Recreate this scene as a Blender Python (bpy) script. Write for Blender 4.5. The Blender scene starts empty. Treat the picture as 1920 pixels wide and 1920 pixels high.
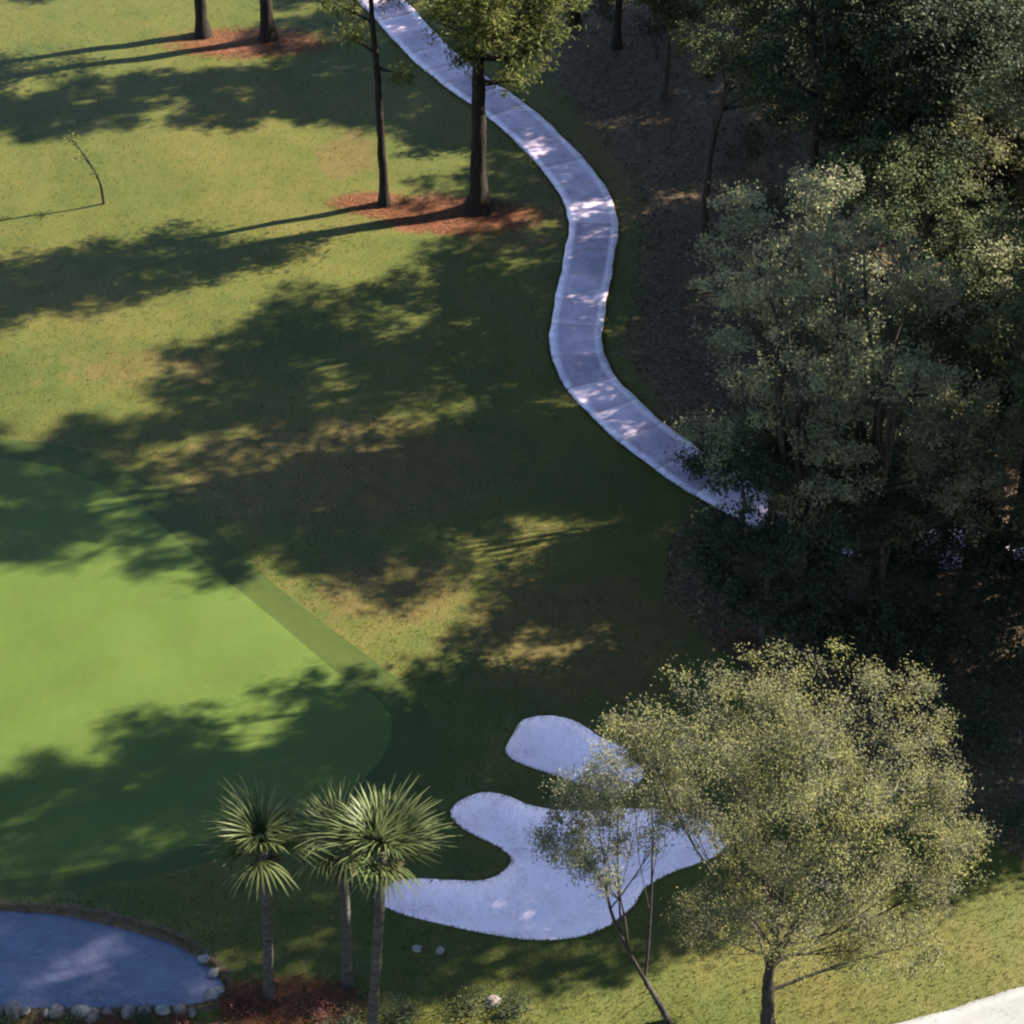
import bpy, math, random
import numpy as np
from mathutils import Vector
from mathutils.geometry import delaunay_2d_cdt

sc = bpy.context.scene
col = sc.collection
R = math.radians

# ------------------------------------------------------------------ camera, sky, sun, exposure
PITCH, DIST, FPX = R(40.0), 95.0, 4200.0
cam_d = bpy.data.cameras.new('camera')
cam_d.sensor_width = 36.0
cam_d.lens = FPX / 1920.0 * 36.0
cam_d.clip_start, cam_d.clip_end = 1.0, 3000.0
cam = bpy.data.objects.new('camera', cam_d)
col.objects.link(cam)
CAM = np.array([0.0, -DIST * math.cos(PITCH), DIST * math.sin(PITCH)])
cam.location = CAM
cam.rotation_euler = (R(90) - PITCH, 0, 0)
sc.camera = cam

SUN_EL, SUN_AZ = R(34.0), R(19.0)          # azimuth measured from +X (right) towards +Y (away)
world = bpy.data.worlds.new('World')
sc.world = world
world.use_nodes = True
wn = world.node_tree
sky = wn.nodes.new('ShaderNodeTexSky')
sky.sky_type = 'NISHITA'
sky.sun_disc = False
sky.sun_elevation = SUN_EL
sky.sun_rotation = R(90) - SUN_AZ
sky.air_density = 1.0
sky.dust_density = 0.0
sky.ozone_density = 2.0
wn.links.new(sky.outputs[0], wn.nodes['Background'].inputs[0])
wn.nodes['Background'].inputs[1].default_value = 0.057

sun_d = bpy.data.lights.new('sun', 'SUN')
sun_d.energy = 5.0
sun_d.angle = R(0.5)
sun_d.color = (1.0, 0.93, 0.80)
sun = bpy.data.objects.new('sun', sun_d)
col.objects.link(sun)
SUNV = Vector((math.cos(SUN_AZ) * math.cos(SUN_EL), math.sin(SUN_AZ) * math.cos(SUN_EL), math.sin(SUN_EL)))
sun.rotation_euler = SUNV.to_track_quat('Z', 'Y').to_euler()
sun.location = SUNV * 150

vs = sc.view_settings
vs.view_transform = 'Standard'
vs.look = 'None'
vs.gamma = 1.0
vs.exposure = 2.78
vs.use_curve_mapping = False
sc.cycles.max_bounces = 6
sc.cycles.transparent_max_bounces = 4
sc.cycles.caustics_reflective = False
sc.cycles.caustics_refractive = False
sc.cycles.use_denoising = True
sc.cycles.filter_width = 2.2

# ------------------------------------------------------------------ pixels to places
FWD = np.array([0, math.cos(PITCH), -math.sin(PITCH)])
UP = np.array([0, math.sin(PITCH), math.cos(PITCH)])
RT = np.array([1.0, 0, 0])


def ray(px, py):
    return FWD + (px - 960) / FPX * RT + (960 - py) / FPX * UP


def at_z(px, py, z):
    d = ray(px, py)
    t = (z - CAM[2]) / d[2]
    return CAM + d * t


def flat(px, py):
    p = at_z(px, py, 0.0)
    return (p[0], p[1])


def up_to(base, py):
    """height above the point base at which a vertical through it passes picture row py"""
    lo, hi = 0.0, 60.0
    for _ in range(40):
        m = (lo + hi) / 2
        v = np.array([base[0], base[1], m]) - CAM
        y = 960 - FPX * (v @ UP) / (v @ FWD)
        if y > py:
            lo = m
        else:
            hi = m
    return lo


def smooth_loop(pts, n=4, closed=True):
    """Catmull-Rom through pts"""
    P = [np.array(p, float) for p in pts]
    out = []
    N = len(P)
    for i in range(N if closed else N - 1):
        if closed:
            p0, p1, p2, p3 = P[i - 1], P[i], P[(i + 1) % N], P[(i + 2) % N]
        else:
            p0, p1, p2, p3 = P[max(i - 1, 0)], P[i], P[i + 1], P[min(i + 2, N - 1)]
        for k in range(n):
            t = k / n
            out.append(0.5 * (2 * p1 + (p2 - p0) * t + (2 * p0 - 5 * p1 + 4 * p2 - p3) * t * t + (3 * p1 - p0 - 3 * p2 + p3) * t ** 3))
    if not closed:
        out.append(P[-1])
    return np.array(out)


def inside(poly, pts):
    x, y = pts[:, 0], pts[:, 1]
    c = np.zeros(len(pts), bool)
    n = len(poly)
    j = n - 1
    for i in range(n):
        xi, yi = poly[i]
        xj, yj = poly[j]
        if yi != yj:
            m = ((yi > y) != (yj > y)) & (x < (xj - xi) * (y - yi) / (yj - yi) + xi)
            c ^= m
        j = i
    return c


def dist_line(poly, pts, closed=True):
    d = np.full(len(pts), 1e9)
    n = len(poly)
    for i in range(n if closed else n - 1):
        a, b = poly[i], poly[(i + 1) % n]
        ab = b - a
        t = np.clip(((pts - a) @ ab) / max(ab @ ab, 1e-9), 0, 1)
        d = np.minimum(d, np.hypot(*(pts - (a + t[:, None] * ab)).T))
    return d


def sdf(poly, pts):
    d = dist_line(poly, pts)
    return np.where(inside(poly, pts), -d, d)


def offset_loop(poly, amount):
    """move a loop along its normals (positive = outward)"""
    nxt, prv = np.roll(poly, -1, 0), np.roll(poly, 1, 0)
    t = nxt - prv
    t /= np.maximum(np.hypot(t[:, 0], t[:, 1])[:, None], 1e-9)
    area = 0.5 * np.sum(poly[:, 0] * nxt[:, 1] - nxt[:, 0] * poly[:, 1])
    n = np.stack([t[:, 1], -t[:, 0]], 1) * (1 if area > 0 else -1)
    return poly + n * amount


L = lambda pts: [flat(*p) for p in pts]

GREEN = smooth_loop(L([(640, 1275), (700, 1310), (735, 1360), (705, 1440), (600, 1510), (430, 1570), (200, 1625), (-120, 1650), (-420, 1560), (-560, 1250), (-420, 940), (-150, 865),
                       (60, 868), (180, 905), (265, 958), (335, 1018), (400, 1076), (530, 1182)]), 6)
COLLAR = smooth_loop(L([(722, 1262), (780, 1310), (815, 1375), (770, 1460), (640, 1540), (450, 1605), (200, 1662), (-150, 1690), (-500, 1590), (-650, 1250), (-480, 905), (-170, 830),
                        (90, 832), (215, 868), (315, 925), (400, 993), (480, 1072), (600, 1170)]), 6)
SAND_A = smooth_loop(L([(948, 1416), (963, 1378), (984, 1352), (1035, 1345), (1085, 1358), (1125, 1385), (1185, 1415), (1205, 1462), (1160, 1492), (1095, 1476), (1040, 1455), (985, 1438)]), 6)
SAND_B = smooth_loop(L([(703, 1690), (716, 1662), (770, 1651), (840, 1653), (900, 1654), (938, 1640), (958, 1613), (932, 1589), (882, 1564), (852, 1543), (845, 1522), (868, 1500), (908, 1488),
                        (950, 1494), (1000, 1514), (1080, 1524), (1180, 1520), (1290, 1530), (1350, 1558), (1363, 1588), (1335, 1614), (1262, 1640), (1212, 1668), (1186, 1705), (1140, 1742), (1080, 1763), (1000, 1768), (930, 1760), (830, 1738), (750, 1715)]), 5)
POND = smooth_loop(L([(-420, 1720), (-150, 1702), (0, 1706), (130, 1716), (260, 1744), (340, 1772), (398, 1815), (425, 1856), (395, 1884), (300, 1893), (150, 1897), (-150, 1900), (-420, 1880)]), 5)

PATH_PX = [(560, -150), (640, -70), (722, 10), (800, 92), (880, 160), (960, 218), (1030, 280), (1085, 345), (1112, 410), (1105, 480), (1090, 560), (1080, 640), (1100, 705), (1150, 765), (1215, 825),
           (1300, 885), (1400, 938), (1520, 985), (1680, 1020), (1900, 1030), (2200, 1000)]
PATH = smooth_loop(L(PATH_PX), 6, closed=False)
DRIVE = smooth_loop(L([(1540, 2072), (1700, 2008), (1860, 1957), (2060, 1893), (2310, 1805), (2660, 1665)]), 6, closed=False)


def hgt(pts):
    """height of the ground"""
    p = np.atleast_2d(np.asarray(pts, float))
    x, y = p[:, 0], p[:, 1]
    z = 0.09 * np.sin(x * 0.21 + 1.3) * np.cos(y * 0.17 - 0.4) + 0.05 * np.sin(x * 0.43 - y * 0.31) + 0.02 * np.sin(x * 1.1 + 0.7 * y)
    z = z + 0.35 * np.exp(-(((x + 14) / 13) ** 2 + ((y + 8) / 8) ** 2))      # the green is a low plateau
    for poly, dep, w in ((SAND_A, 0.60, 0.9), (SAND_B, 0.75, 1.1), (POND, 0.75, 0.9)):
        lo, hi = poly.min(0) - 2, poly.max(0) + 2
        m = (x > lo[0]) & (x < hi[0]) & (y > lo[1]) & (y < hi[1])
        if m.any():
            s = sdf(poly, p[m])
            lip = 0.16 * np.exp(-(np.maximum(s, 0) / 0.5) ** 2)
            into = np.where(s < 0, -(dep + 0.16) * (1 - np.exp(np.minimum(s, 0) / w)) - 0.10 * np.clip(-s / 0.12, 0, 1), 0)
            z[m] += lip + into
    return z


def hz(x, y):
    return float(hgt([(x, y)])[0])


def G(px, py):
    p = at_z(px, py, 0.0)
    for _ in range(4):
        p = at_z(px, py, hz(p[0], p[1]))
    return p


# ------------------------------------------------------------------ materials
def new_mat(name):
    m = bpy.data.materials.new(name)
    m.use_nodes = True
    nt = m.node_tree
    for n in list(nt.nodes):
        nt.nodes.remove(n)
    out = nt.nodes.new('ShaderNodeOutputMaterial')
    return m, nt, out


def N(nt, t, **kw):
    n = nt.nodes.new(t)
    for k, v in kw.items():
        if k.startswith('i_'):
            n.inputs[k[2:].replace('_', ' ')].default_value = v
        else:
            setattr(n, k, v)
    return n


def noise(nt, vec, scale, detail=4.0, rough=0.55):
    n = N(nt, 'ShaderNodeTexNoise')
    n.inputs['Scale'].default_value = scale
    n.inputs['Detail'].default_value = detail
    n.inputs['Roughness'].default_value = rough
    nt.links.new(vec, n.inputs['Vector'])
    return n.outputs['Fac']


def ramp(nt, fac, stops):
    r = N(nt, 'ShaderNodeValToRGB')
    e = r.color_ramp.elements
    while len(e) < len(stops):
        e.new(0.5)
    for el, (p, c) in zip(e, stops):
        el.position = p
        el.color = (*c, 1) if len(c) == 3 else c
    nt.links.new(fac, r.inputs[0])
    return r.outputs[0]


def mix(nt, fac, a, b):
    m = N(nt, 'ShaderNodeMix', data_type='RGBA')
    if isinstance(fac, float):
        m.inputs[0].default_value = fac
    else:
        nt.links.new(fac, m.inputs[0])
    for s, v in ((6, a), (7, b)):
        if isinstance(v, tuple):
            m.inputs[s].default_value = (*v, 1)
        else:
            nt.links.new(v, m.inputs[s])
    return m.outputs[2]


def mmath(nt, op, a, b=None, c=None):
    m = N(nt, 'ShaderNodeMath', operation=op)
    for i, v in enumerate((a, b, c)):
        if v is None:
            continue
        if isinstance(v, (int, float)):
            m.inputs[i].default_value = v
        else:
            nt.links.new(v, m.inputs[i])
    return m.outputs[0]


def finish(nt, out, colour, rough=0.9, bump=None, bump_d=0.05, spec=0.2):
    b = N(nt, 'ShaderNodeBsdfPrincipled')
    b.inputs['Specular IOR Level'].default_value = spec
    if isinstance(colour, tuple):
        b.inputs['Base Color'].default_value = (*colour, 1)
    else:
        nt.links.new(colour, b.inputs['Base Color'])
    if isinstance(rough, float):
        b.inputs['Roughness'].default_value = rough
    else:
        nt.links.new(rough, b.inputs['Roughness'])
    if bump is not None:
        bp = N(nt, 'ShaderNodeBump')
        bp.inputs['Strength'].default_value = 1.0
        bp.inputs['Distance'].default_value = bump_d
        nt.links.new(bump, bp.inputs['Height'])
        nt.links.new(bp.outputs[0], b.inputs['Normal'])
    nt.links.new(b.outputs[0], out.inputs[0])
    return b


def geo(nt):
    return N(nt, 'ShaderNodeNewGeometry').outputs['Position']


def stretch(nt, vec, s):
    m = N(nt, 'ShaderNodeMapping')
    m.inputs['Scale'].default_value = s
    nt.links.new(vec, m.inputs[0])
    return m.outputs[0]


def mat_rough():
    m, nt, out = new_mat('rough_grass_ground')
    P = geo(nt)
    big, mid, fine = noise(nt, P, 0.11, 5), noise(nt, P, 0.8, 6, 0.65), noise(nt, P, 9.0, 4, 0.7)
    dry = mmath(nt, 'ADD', mmath(nt, 'MULTIPLY', big, 0.65), mmath(nt, 'MULTIPLY', mid, 0.35))
    turf = ramp(nt, dry, [(0.40, (0.0315, 0.0394, 0.0060)), (0.50, (0.0477, 0.0477, 0.0077)), (0.60, (0.0635, 0.0532, 0.0113))])
    turf = mix(nt, mmath(nt, 'MULTIPLY', fine, 0.55), turf, mix(nt, 0.5, turf, (0.035, 0.045, 0.012)))
    a = N(nt, 'ShaderNodeVertexColor', layer_name='zone')
    sp = N(nt, 'ShaderNodeSeparateColor')
    nt.links.new(a.outputs[0], sp.inputs[0])

    def mask(ch, k=1.1):
        v = mmath(nt, 'ADD', sp.outputs[ch], mmath(nt, 'MULTIPLY', mmath(nt, 'SUBTRACT', mid, 0.5), k))
        return ramp(nt, v, [(0.36, (0, 0, 0)), (0.62, (1, 1, 1))])
    dead = ramp(nt, noise(nt, P, 1.7, 6, 0.7), [(0.3, (0.0431, 0.0296, 0.0099)), (0.7, (0.0787, 0.0567, 0.0159))])
    c = mix(nt, mmath(nt, 'MULTIPLY', mask(2), 0.75), turf, dead)
    litter = ramp(nt, noise(nt, P, 3.5, 6, 0.75), [(0.3, (0.0318, 0.0215, 0.0141)), (0.55, (0.0650, 0.0427, 0.0255)), (0.75, (0.1229, 0.0804, 0.0431))])
    c = mix(nt, mask(1, 0.9), c, litter)
    straw = ramp(nt, noise(nt, P, 5.0, 6, 0.75), [(0.3, (0.0649, 0.0236, 0.0130)), (0.7, (0.1240, 0.0502, 0.0248))])
    c = mix(nt, mask(0, 0.9), c, straw)
    bumph = mmath(nt, 'ADD', fine, mmath(nt, 'MULTIPLY', mid, 0.8))
    finish(nt, out, c, 0.6, bumph, 0.035, 0.12)
    return m


def mat_turf(name, lo, hi, stripe=None, fine_amt=0.25):
    m, nt, out = new_mat(name)
    P = geo(nt)
    f = mmath(nt, 'ADD', mmath(nt, 'MULTIPLY', noise(nt, P, 0.35, 5), 0.6), mmath(nt, 'MULTIPLY', noise(nt, P, 2.4, 5, 0.65), 0.4))
    c = ramp(nt, f, [(0.38, lo), (0.62, hi)])
    fine = noise(nt, P, 16.0, 3, 0.7)
    c = mix(nt, mmath(nt, 'MULTIPLY', fine, fine_amt), c, mix(nt, 0.5, c, (0.03, 0.05, 0.01)))
    if stripe:
        rot = N(nt, 'ShaderNodeMapping')
        rot.inputs['Rotation'].default_value = (0, 0, stripe[0])
        nt.links.new(P, rot.inputs[0])
        w = N(nt, 'ShaderNodeTexWave', wave_type='BANDS', bands_direction='X')
        w.inputs['Scale'].default_value = stripe[1]
        w.inputs['Distortion'].default_value = 0.6
        w.inputs['Detail'].default_value = 1.0
        nt.links.new(rot.outputs[0], w.inputs[0])
        c = mix(nt, mmath(nt, 'MULTIPLY', w.outputs[1], stripe[2]), c, mix(nt, 0.5, c, (0.05, 0.08, 0.012)))
    finish(nt, out, c, 0.6, fine, 0.012, 0.12)
    return m


def mat_sand():
    m, nt, out = new_mat('bunker_sand')
    P = geo(nt)
    c = ramp(nt, mmath(nt, 'ADD', mmath(nt, 'MULTIPLY', noise(nt, P, 0.9, 6, 0.65), 0.5), mmath(nt, 'MULTIPLY', noise(nt, P, 7.0, 4, 0.7), 0.5)), [(0.36, (0.62, 0.455, 0.47)), (0.48, (0.84, 0.63, 0.645)), (0.62, (0.93, 0.71, 0.72))])
    w = N(nt, 'ShaderNodeTexWave', wave_type='BANDS')
    w.inputs['Scale'].default_value = 3.5
    w.inputs['Distortion'].default_value = 14.0
    w.inputs['Detail'].default_value = 2.0
    nt.links.new(P, w.inputs[0])
    finish(nt, out, c, 0.95, mmath(nt, 'ADD', mmath(nt, 'MULTIPLY', w.outputs[1], 0.15), noise(nt, P, 3.0, 6, 0.7)), 0.09, 0.1)
    return m


def mat_concrete(name, lo, hi, pale):
    m, nt, out = new_mat(name)
    P = geo(nt)
    rnd = N(nt, 'ShaderNodeObjectInfo').outputs['Random']
    f = mmath(nt, 'ADD', mmath(nt, 'MULTIPLY', noise(nt, P, 0.8, 7, 0.68), 0.75), mmath(nt, 'MULTIPLY', rnd, 0.25))
    c = ramp(nt, f, [(0.36, lo), (0.68, hi)])
    a = N(nt, 'ShaderNodeVertexColor', layer_name='edge')
    sp = N(nt, 'ShaderNodeSeparateColor')
    nt.links.new(a.outputs[0], sp.inputs[0])
    e = mmath(nt, 'MULTIPLY', sp.outputs[0], ramp(nt, noise(nt, P, 1.5, 4), [(0.3, (0.35, 0.35, 0.35)), (0.6, (1, 1, 1))]))
    c = mix(nt, e, c, pale)
    spots = ramp(nt, noise(nt, P, 6.0, 3), [(0.3, (0.55, 0.55, 0.55)), (0.42, (1, 1, 1))])
    mm = N(nt, 'ShaderNodeMix', data_type='RGBA', blend_type='MULTIPLY')
    mm.inputs[0].default_value = 0.5
    nt.links.new(c, mm.inputs[6])
    nt.links.new(spots, mm.inputs[7])
    finish(nt, out, mm.outputs[2], 0.9, noise(nt, P, 30, 3), 0.01, 0.2)
    return m


def mat_bark(name, lo, hi):
    m, nt, out = new_mat(name)
    tc = N(nt, 'ShaderNodeTexCoord').outputs['Object']
    s = stretch(nt, tc, (5, 5, 0.9))
    n = noise(nt, s, 1.6, 6, 0.7)
    finish(nt, out, ramp(nt, n, [(0.35, lo), (0.65, hi)]), 0.95, n, 0.06, 0.1)
    return m


def mat_palm_bark():
    m, nt, out = new_mat('palm_bark')
    tc = N(nt, 'ShaderNodeTexCoord').outputs['Object']
    n = noise(nt, stretch(nt, tc, (1.5, 1.5, 7)), 1.3, 5, 0.6)
    finish(nt, out, ramp(nt, n, [(0.35, (0.0246, 0.0205, 0.0177)), (0.65, (0.0655, 0.0573, 0.0505))]), 0.95, n, 0.04, 0.1)
    return m


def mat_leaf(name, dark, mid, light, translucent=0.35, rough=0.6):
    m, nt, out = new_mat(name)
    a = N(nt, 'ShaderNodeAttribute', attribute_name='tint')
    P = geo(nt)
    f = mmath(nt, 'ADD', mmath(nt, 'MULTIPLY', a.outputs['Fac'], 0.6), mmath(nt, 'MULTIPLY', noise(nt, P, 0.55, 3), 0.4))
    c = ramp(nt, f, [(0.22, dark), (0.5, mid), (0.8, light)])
    b = N(nt, 'ShaderNodeBsdfPrincipled')
    b.inputs['Roughness'].default_value = rough
    b.inputs['Specular IOR Level'].default_value = 0.06
    nt.links.new(c, b.inputs['Base Color'])
    t = N(nt, 'ShaderNodeBsdfTranslucent')
    nt.links.new(c, t.inputs[0])
    ms = N(nt, 'ShaderNodeMixShader')
    ms.inputs[0].default_value = translucent
    nt.links.new(b.outputs[0], ms.inputs[1])
    nt.links.new(t.outputs[0], ms.inputs[2])
    nt.links.new(ms.outputs[0], out.inputs[0])
    return m


def mat_rock(name, lo, hi):
    m, nt, out = new_mat(name)
    tc = N(nt, 'ShaderNodeTexCoord').outputs['Object']
    n = noise(nt, tc, 3.0, 7, 0.65)
    finish(nt, out, ramp(nt, n, [(0.3, lo), (0.7, hi)]), 0.9, n, 0.08, 0.2)
    return m


def mat_water():
    m, nt, out = new_mat('pond_water')
    P = geo(nt)
    n = noise(nt, P, 3.0, 4, 0.6)
    c = ramp(nt, noise(nt, P, 0.7, 5), [(0.3, (0.0429, 0.0452, 0.0741)), (0.7, (0.0780, 0.0780, 0.1170))])
    finish(nt, out, c, 0.10, n, 0.06, 0.5)
    return m


M = {
    'rough': mat_rough(),
    'green': mat_turf('putting_green_turf', (0.0356, 0.0533, 0.0082), (0.0436, 0.0630, 0.0103), (R(58), 0.11, 0.22), 0.2),
    'collar': mat_turf('collar_turf', (0.0203, 0.0295, 0.0045), (0.0292, 0.0386, 0.0062), None, 0.3),
    'sand': mat_sand(),
    'path': mat_concrete('path_concrete', (0.25, 0.195, 0.25), (0.50, 0.39, 0.47), (0.66, 0.54, 0.61)),
    'drive': mat_concrete('drive_concrete', (0.1150, 0.1123, 0.1095), (0.1507, 0.1479, 0.1425), (0.1644, 0.1616, 0.1562)),
    'joint': mat_concrete('joint_bed', (0.06, 0.055, 0.05), (0.10, 0.09, 0.08), (0.08, 0.075, 0.07)),
    'bark': mat_bark('grey_brown_bark', (0.0151, 0.0121, 0.0095), (0.0473, 0.0388, 0.0323)),
    'pinebark': mat_bark('dark_pine_bark', (0.0071, 0.0051, 0.0042), (0.0239, 0.0176, 0.0134)),
    'palmbark': mat_palm_bark(),
    'leaf_olive': mat_leaf('olive_leaf', (0.0902, 0.0842, 0.0616), (0.1074, 0.1048, 0.0488), (0.1761, 0.1633, 0.0488), 0.4),
    'leaf_grey': mat_leaf('grey_olive_leaf', (0.0934, 0.0934, 0.0602), (0.1326, 0.1326, 0.0754), (0.1960, 0.1883, 0.0904), 0.35),
    'leaf_oak': mat_leaf('oak_leaf', (0.0295, 0.0394, 0.0177), (0.0541, 0.0640, 0.0276), (0.0935, 0.0984, 0.0413), 0.3),
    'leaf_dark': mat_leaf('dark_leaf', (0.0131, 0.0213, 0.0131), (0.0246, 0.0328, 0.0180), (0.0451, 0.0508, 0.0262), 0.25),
    'leaf_pine': mat_leaf('pine_needles', (0.0369, 0.0451, 0.0131), (0.0697, 0.0779, 0.0205), (0.1148, 0.1148, 0.0312), 0.35),
    'leaf_gold': mat_leaf('golden_leaf', (0.0697, 0.0492, 0.0164), (0.1230, 0.0861, 0.0246), (0.1968, 0.1353, 0.0369), 0.4),
    'leaf_red': mat_leaf('red_brown_leaf', (0.0369, 0.0148, 0.0148), (0.0697, 0.0262, 0.0230), (0.1066, 0.0451, 0.0328), 0.35),
    'palm_leaf': mat_leaf('palm_frond', (0.0307, 0.0418, 0.0167), (0.0530, 0.0669, 0.0251), (0.0892, 0.1004, 0.0418), 0.3, 0.4),
    'palm_dead': mat_leaf('dry_palm_frond', (0.028, 0.020, 0.014), (0.05, 0.036, 0.024), (0.085, 0.062, 0.04), 0.2),
    'needle': mat_leaf('straw_needle', (0.0590, 0.0207, 0.0118), (0.1063, 0.0413, 0.0207), (0.1653, 0.0708, 0.0325), 0.1, 0.8),
    'litter': mat_leaf('fallen_leaf', (0.0317, 0.0226, 0.0157), (0.0677, 0.0474, 0.0282), (0.1354, 0.0958, 0.0565), 0.1, 0.9),
    'blade': mat_leaf('grass_blade', (0.0280, 0.0394, 0.0049), (0.0467, 0.0532, 0.0071), (0.0686, 0.0640, 0.0116), 0.3, 0.8),
    'rock': mat_rock('pale_rock', (0.0840, 0.0750, 0.0690), (0.2160, 0.1980, 0.1800)),
    'rock_dark': mat_rock('brown_rock', (0.0574, 0.0451, 0.0410), (0.1968, 0.1558, 0.1394)),
    'water': mat_water(),
}


# ------------------------------------------------------------------ object helpers
def tag(o, label=None, cat=None, group=None, kind=None):
    if label:
        o['label'] = label
    if cat:
        o['category'] = cat
    if group:
        o['group'] = group
    if kind:
        o['kind'] = kind
    return o


def mesh_np(name, V, F, mat, smooth=False):
    """V (n,3); F (m,k) one face size"""
    me = bpy.data.meshes.new(name)
    V = np.asarray(V, np.float32)
    F = np.asarray(F, np.int32)
    me.vertices.add(len(V))
    me.vertices.foreach_set('co', V.ravel())
    k = F.shape[1]
    me.loops.add(F.size)
    me.loops.foreach_set('vertex_index', F.ravel())
    me.polygons.add(len(F))
    me.polygons.foreach_set('loop_start', np.arange(0, F.size, k, dtype=np.int32))
    me.update(calc_edges=True)
    if smooth:
        me.polygons.foreach_set('use_smooth', np.ones(len(F), bool))
    me.materials.append(mat)
    me.validate()
    return me


def link(name, me, parent=None, loc=None):
    o = bpy.data.objects.new(name, me)
    col.objects.link(o)
    if loc is not None:
        o.location = loc
    if parent is not None:
        o.parent = parent
    return o


def empty(name, loc):
    o = bpy.data.objects.new(name, None)
    o.empty_display_size = 0.5
    col.objects.link(o)
    o.location = loc
    return o


class Tubes:
    def __init__(s):
        s.V, s.F, s.n = [], [], 0

    def add(s, pts, rad, sides=7, wob=0.0, rng=None):
        pts = np.asarray(pts, float)
        rad = np.asarray(rad, float)
        n = len(pts)
        T = np.gradient(pts, axis=0)
        T /= np.maximum(np.linalg.norm(T, axis=1)[:, None], 1e-9)
        ref = np.array([1.0, 0.02, 0.01]) if abs(T[0][0]) < 0.8 else np.array([0.0, 1.0, 0.0])
        A = ref - T * (T @ ref)[:, None]
        A /= np.linalg.norm(A, axis=1)[:, None]
        B = np.cross(T, A)
        ang = np.linspace(0, 2 * math.pi, sides, endpoint=False)
        ring = pts[:, None, :] + rad[:, None, None] * (np.cos(ang)[None, :, None] * A[:, None, :] + np.sin(ang)[None, :, None] * B[:, None, :])
        if wob and rng is not None:
            ring += (rng.random(ring.shape) - 0.5) * wob * rad[:, None, None]
        s.V.append(ring.reshape(-1, 3))
        i = np.arange(n - 1)[:, None] * sides
        j = np.arange(sides)[None, :]
        q = np.stack([i + j, i + (j + 1) % sides, i + sides + (j + 1) % sides, i + sides + j], -1).reshape(-1, 4) + s.n
        s.F.append(q)
        s.n += n * sides
        tip = (n - 1) * sides
        if sides >= 4:                            # cap the far end
            cap = [tip + k for k in range(sides)]
            for k in range(1, sides - 2, 2):
                s.F.append(np.array([[cap[0], cap[k], cap[k + 1], cap[k + 2]]]) + s.n - n * sides)
        return s

    def build(s, name, mat, parent=None):
        me = mesh_np(name, np.concatenate(s.V), np.concatenate(s.F), mat, True)
        return link(name, me, parent)


def curve_pts(a, b, rng, n=6, bend=0.15, up=0.0):
    a, b = np.array(a, float), np.array(b, float)
    L_ = np.linalg.norm(b - a)
    c = (a + b) / 2 + (rng.random(3) - 0.5) * 2 * bend * L_ + np.array([0, 0, up * L_])
    t = np.linspace(0, 1, n)[:, None]
    return (1 - t) ** 2 * a + 2 * t * (1 - t) * c + t * t * b


def leaf_quads(P, rng, size, aspect=0.5, updir=0.35, jitter=0.5):
    n = len(P)
    d = rng.normal(size=(n, 3))
    d /= np.linalg.norm(d, axis=1)[:, None]
    nn = rng.normal(size=(n, 3))
    nn[:, 2] = np.abs(nn[:, 2]) + updir
    u = np.cross(nn, d)
    u /= np.maximum(np.linalg.norm(u, axis=1)[:, None], 1e-6)
    v = np.cross(u, nn)
    v /= np.maximum(np.linalg.norm(v, axis=1)[:, None], 1e-6)
    s = size * (1 - jitter / 2 + jitter * rng.random(n))[:, None]
    a = P - v * s * 0.5
    b = P + u * s * aspect * 0.5
    c = P + v * s * 0.5
    e = P - u * s * aspect * 0.5
    V = np.stack([a, b, c, e], 1).reshape(-1, 3)
    F = np.arange(n * 4).reshape(-1, 4)
    return V, F


def leaf_mesh(name, V, F, mat, tint):
    me = mesh_np(name, V, F, mat)
    at = me.attributes.new('tint', 'FLOAT', 'FACE')
    at.data.foreach_set('value', np.asarray(tint, np.float32)[:len(me.polygons)])
    return me


def cloud(blobs, rng, dens, clump_r, per, fill=0.45):
    """clumped leaf positions in ellipsoid blobs (x,y,z,rx,ry,rz); returns points, tint, clump centres"""
    Ps, Ts, Cs = [], [], []
    for (x, y, z, rx, ry, rz) in blobs:
        k = max(6, int(dens * (rx * ry * rz) ** (2 / 3.0)))
        d = rng.normal(size=(k, 3))
        d /= np.linalg.norm(d, axis=1)[:, None]
        r = rng.random(k)[:, None] ** fill
        c = np.array([x, y, z]) + d * r * np.array([rx, ry, rz])
        Cs.append(c)
        m = rng.poisson(per, k)
        idx = np.repeat(np.arange(k), m)
        s = clump_r * (0.55 + 0.9 * rng.random(k))
        off = rng.normal(size=(len(idx), 3)) * s[idx][:, None] * np.array([1, 1, 0.65])
        Ps.append(c[idx] + off)
        ct = rng.random(k)
        Ts.append(np.clip(ct[idx] * 0.75 + rng.random(len(idx)) * 0.25, 0, 1))
    return np.concatenate(Ps), np.concatenate(Ts), Cs


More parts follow.
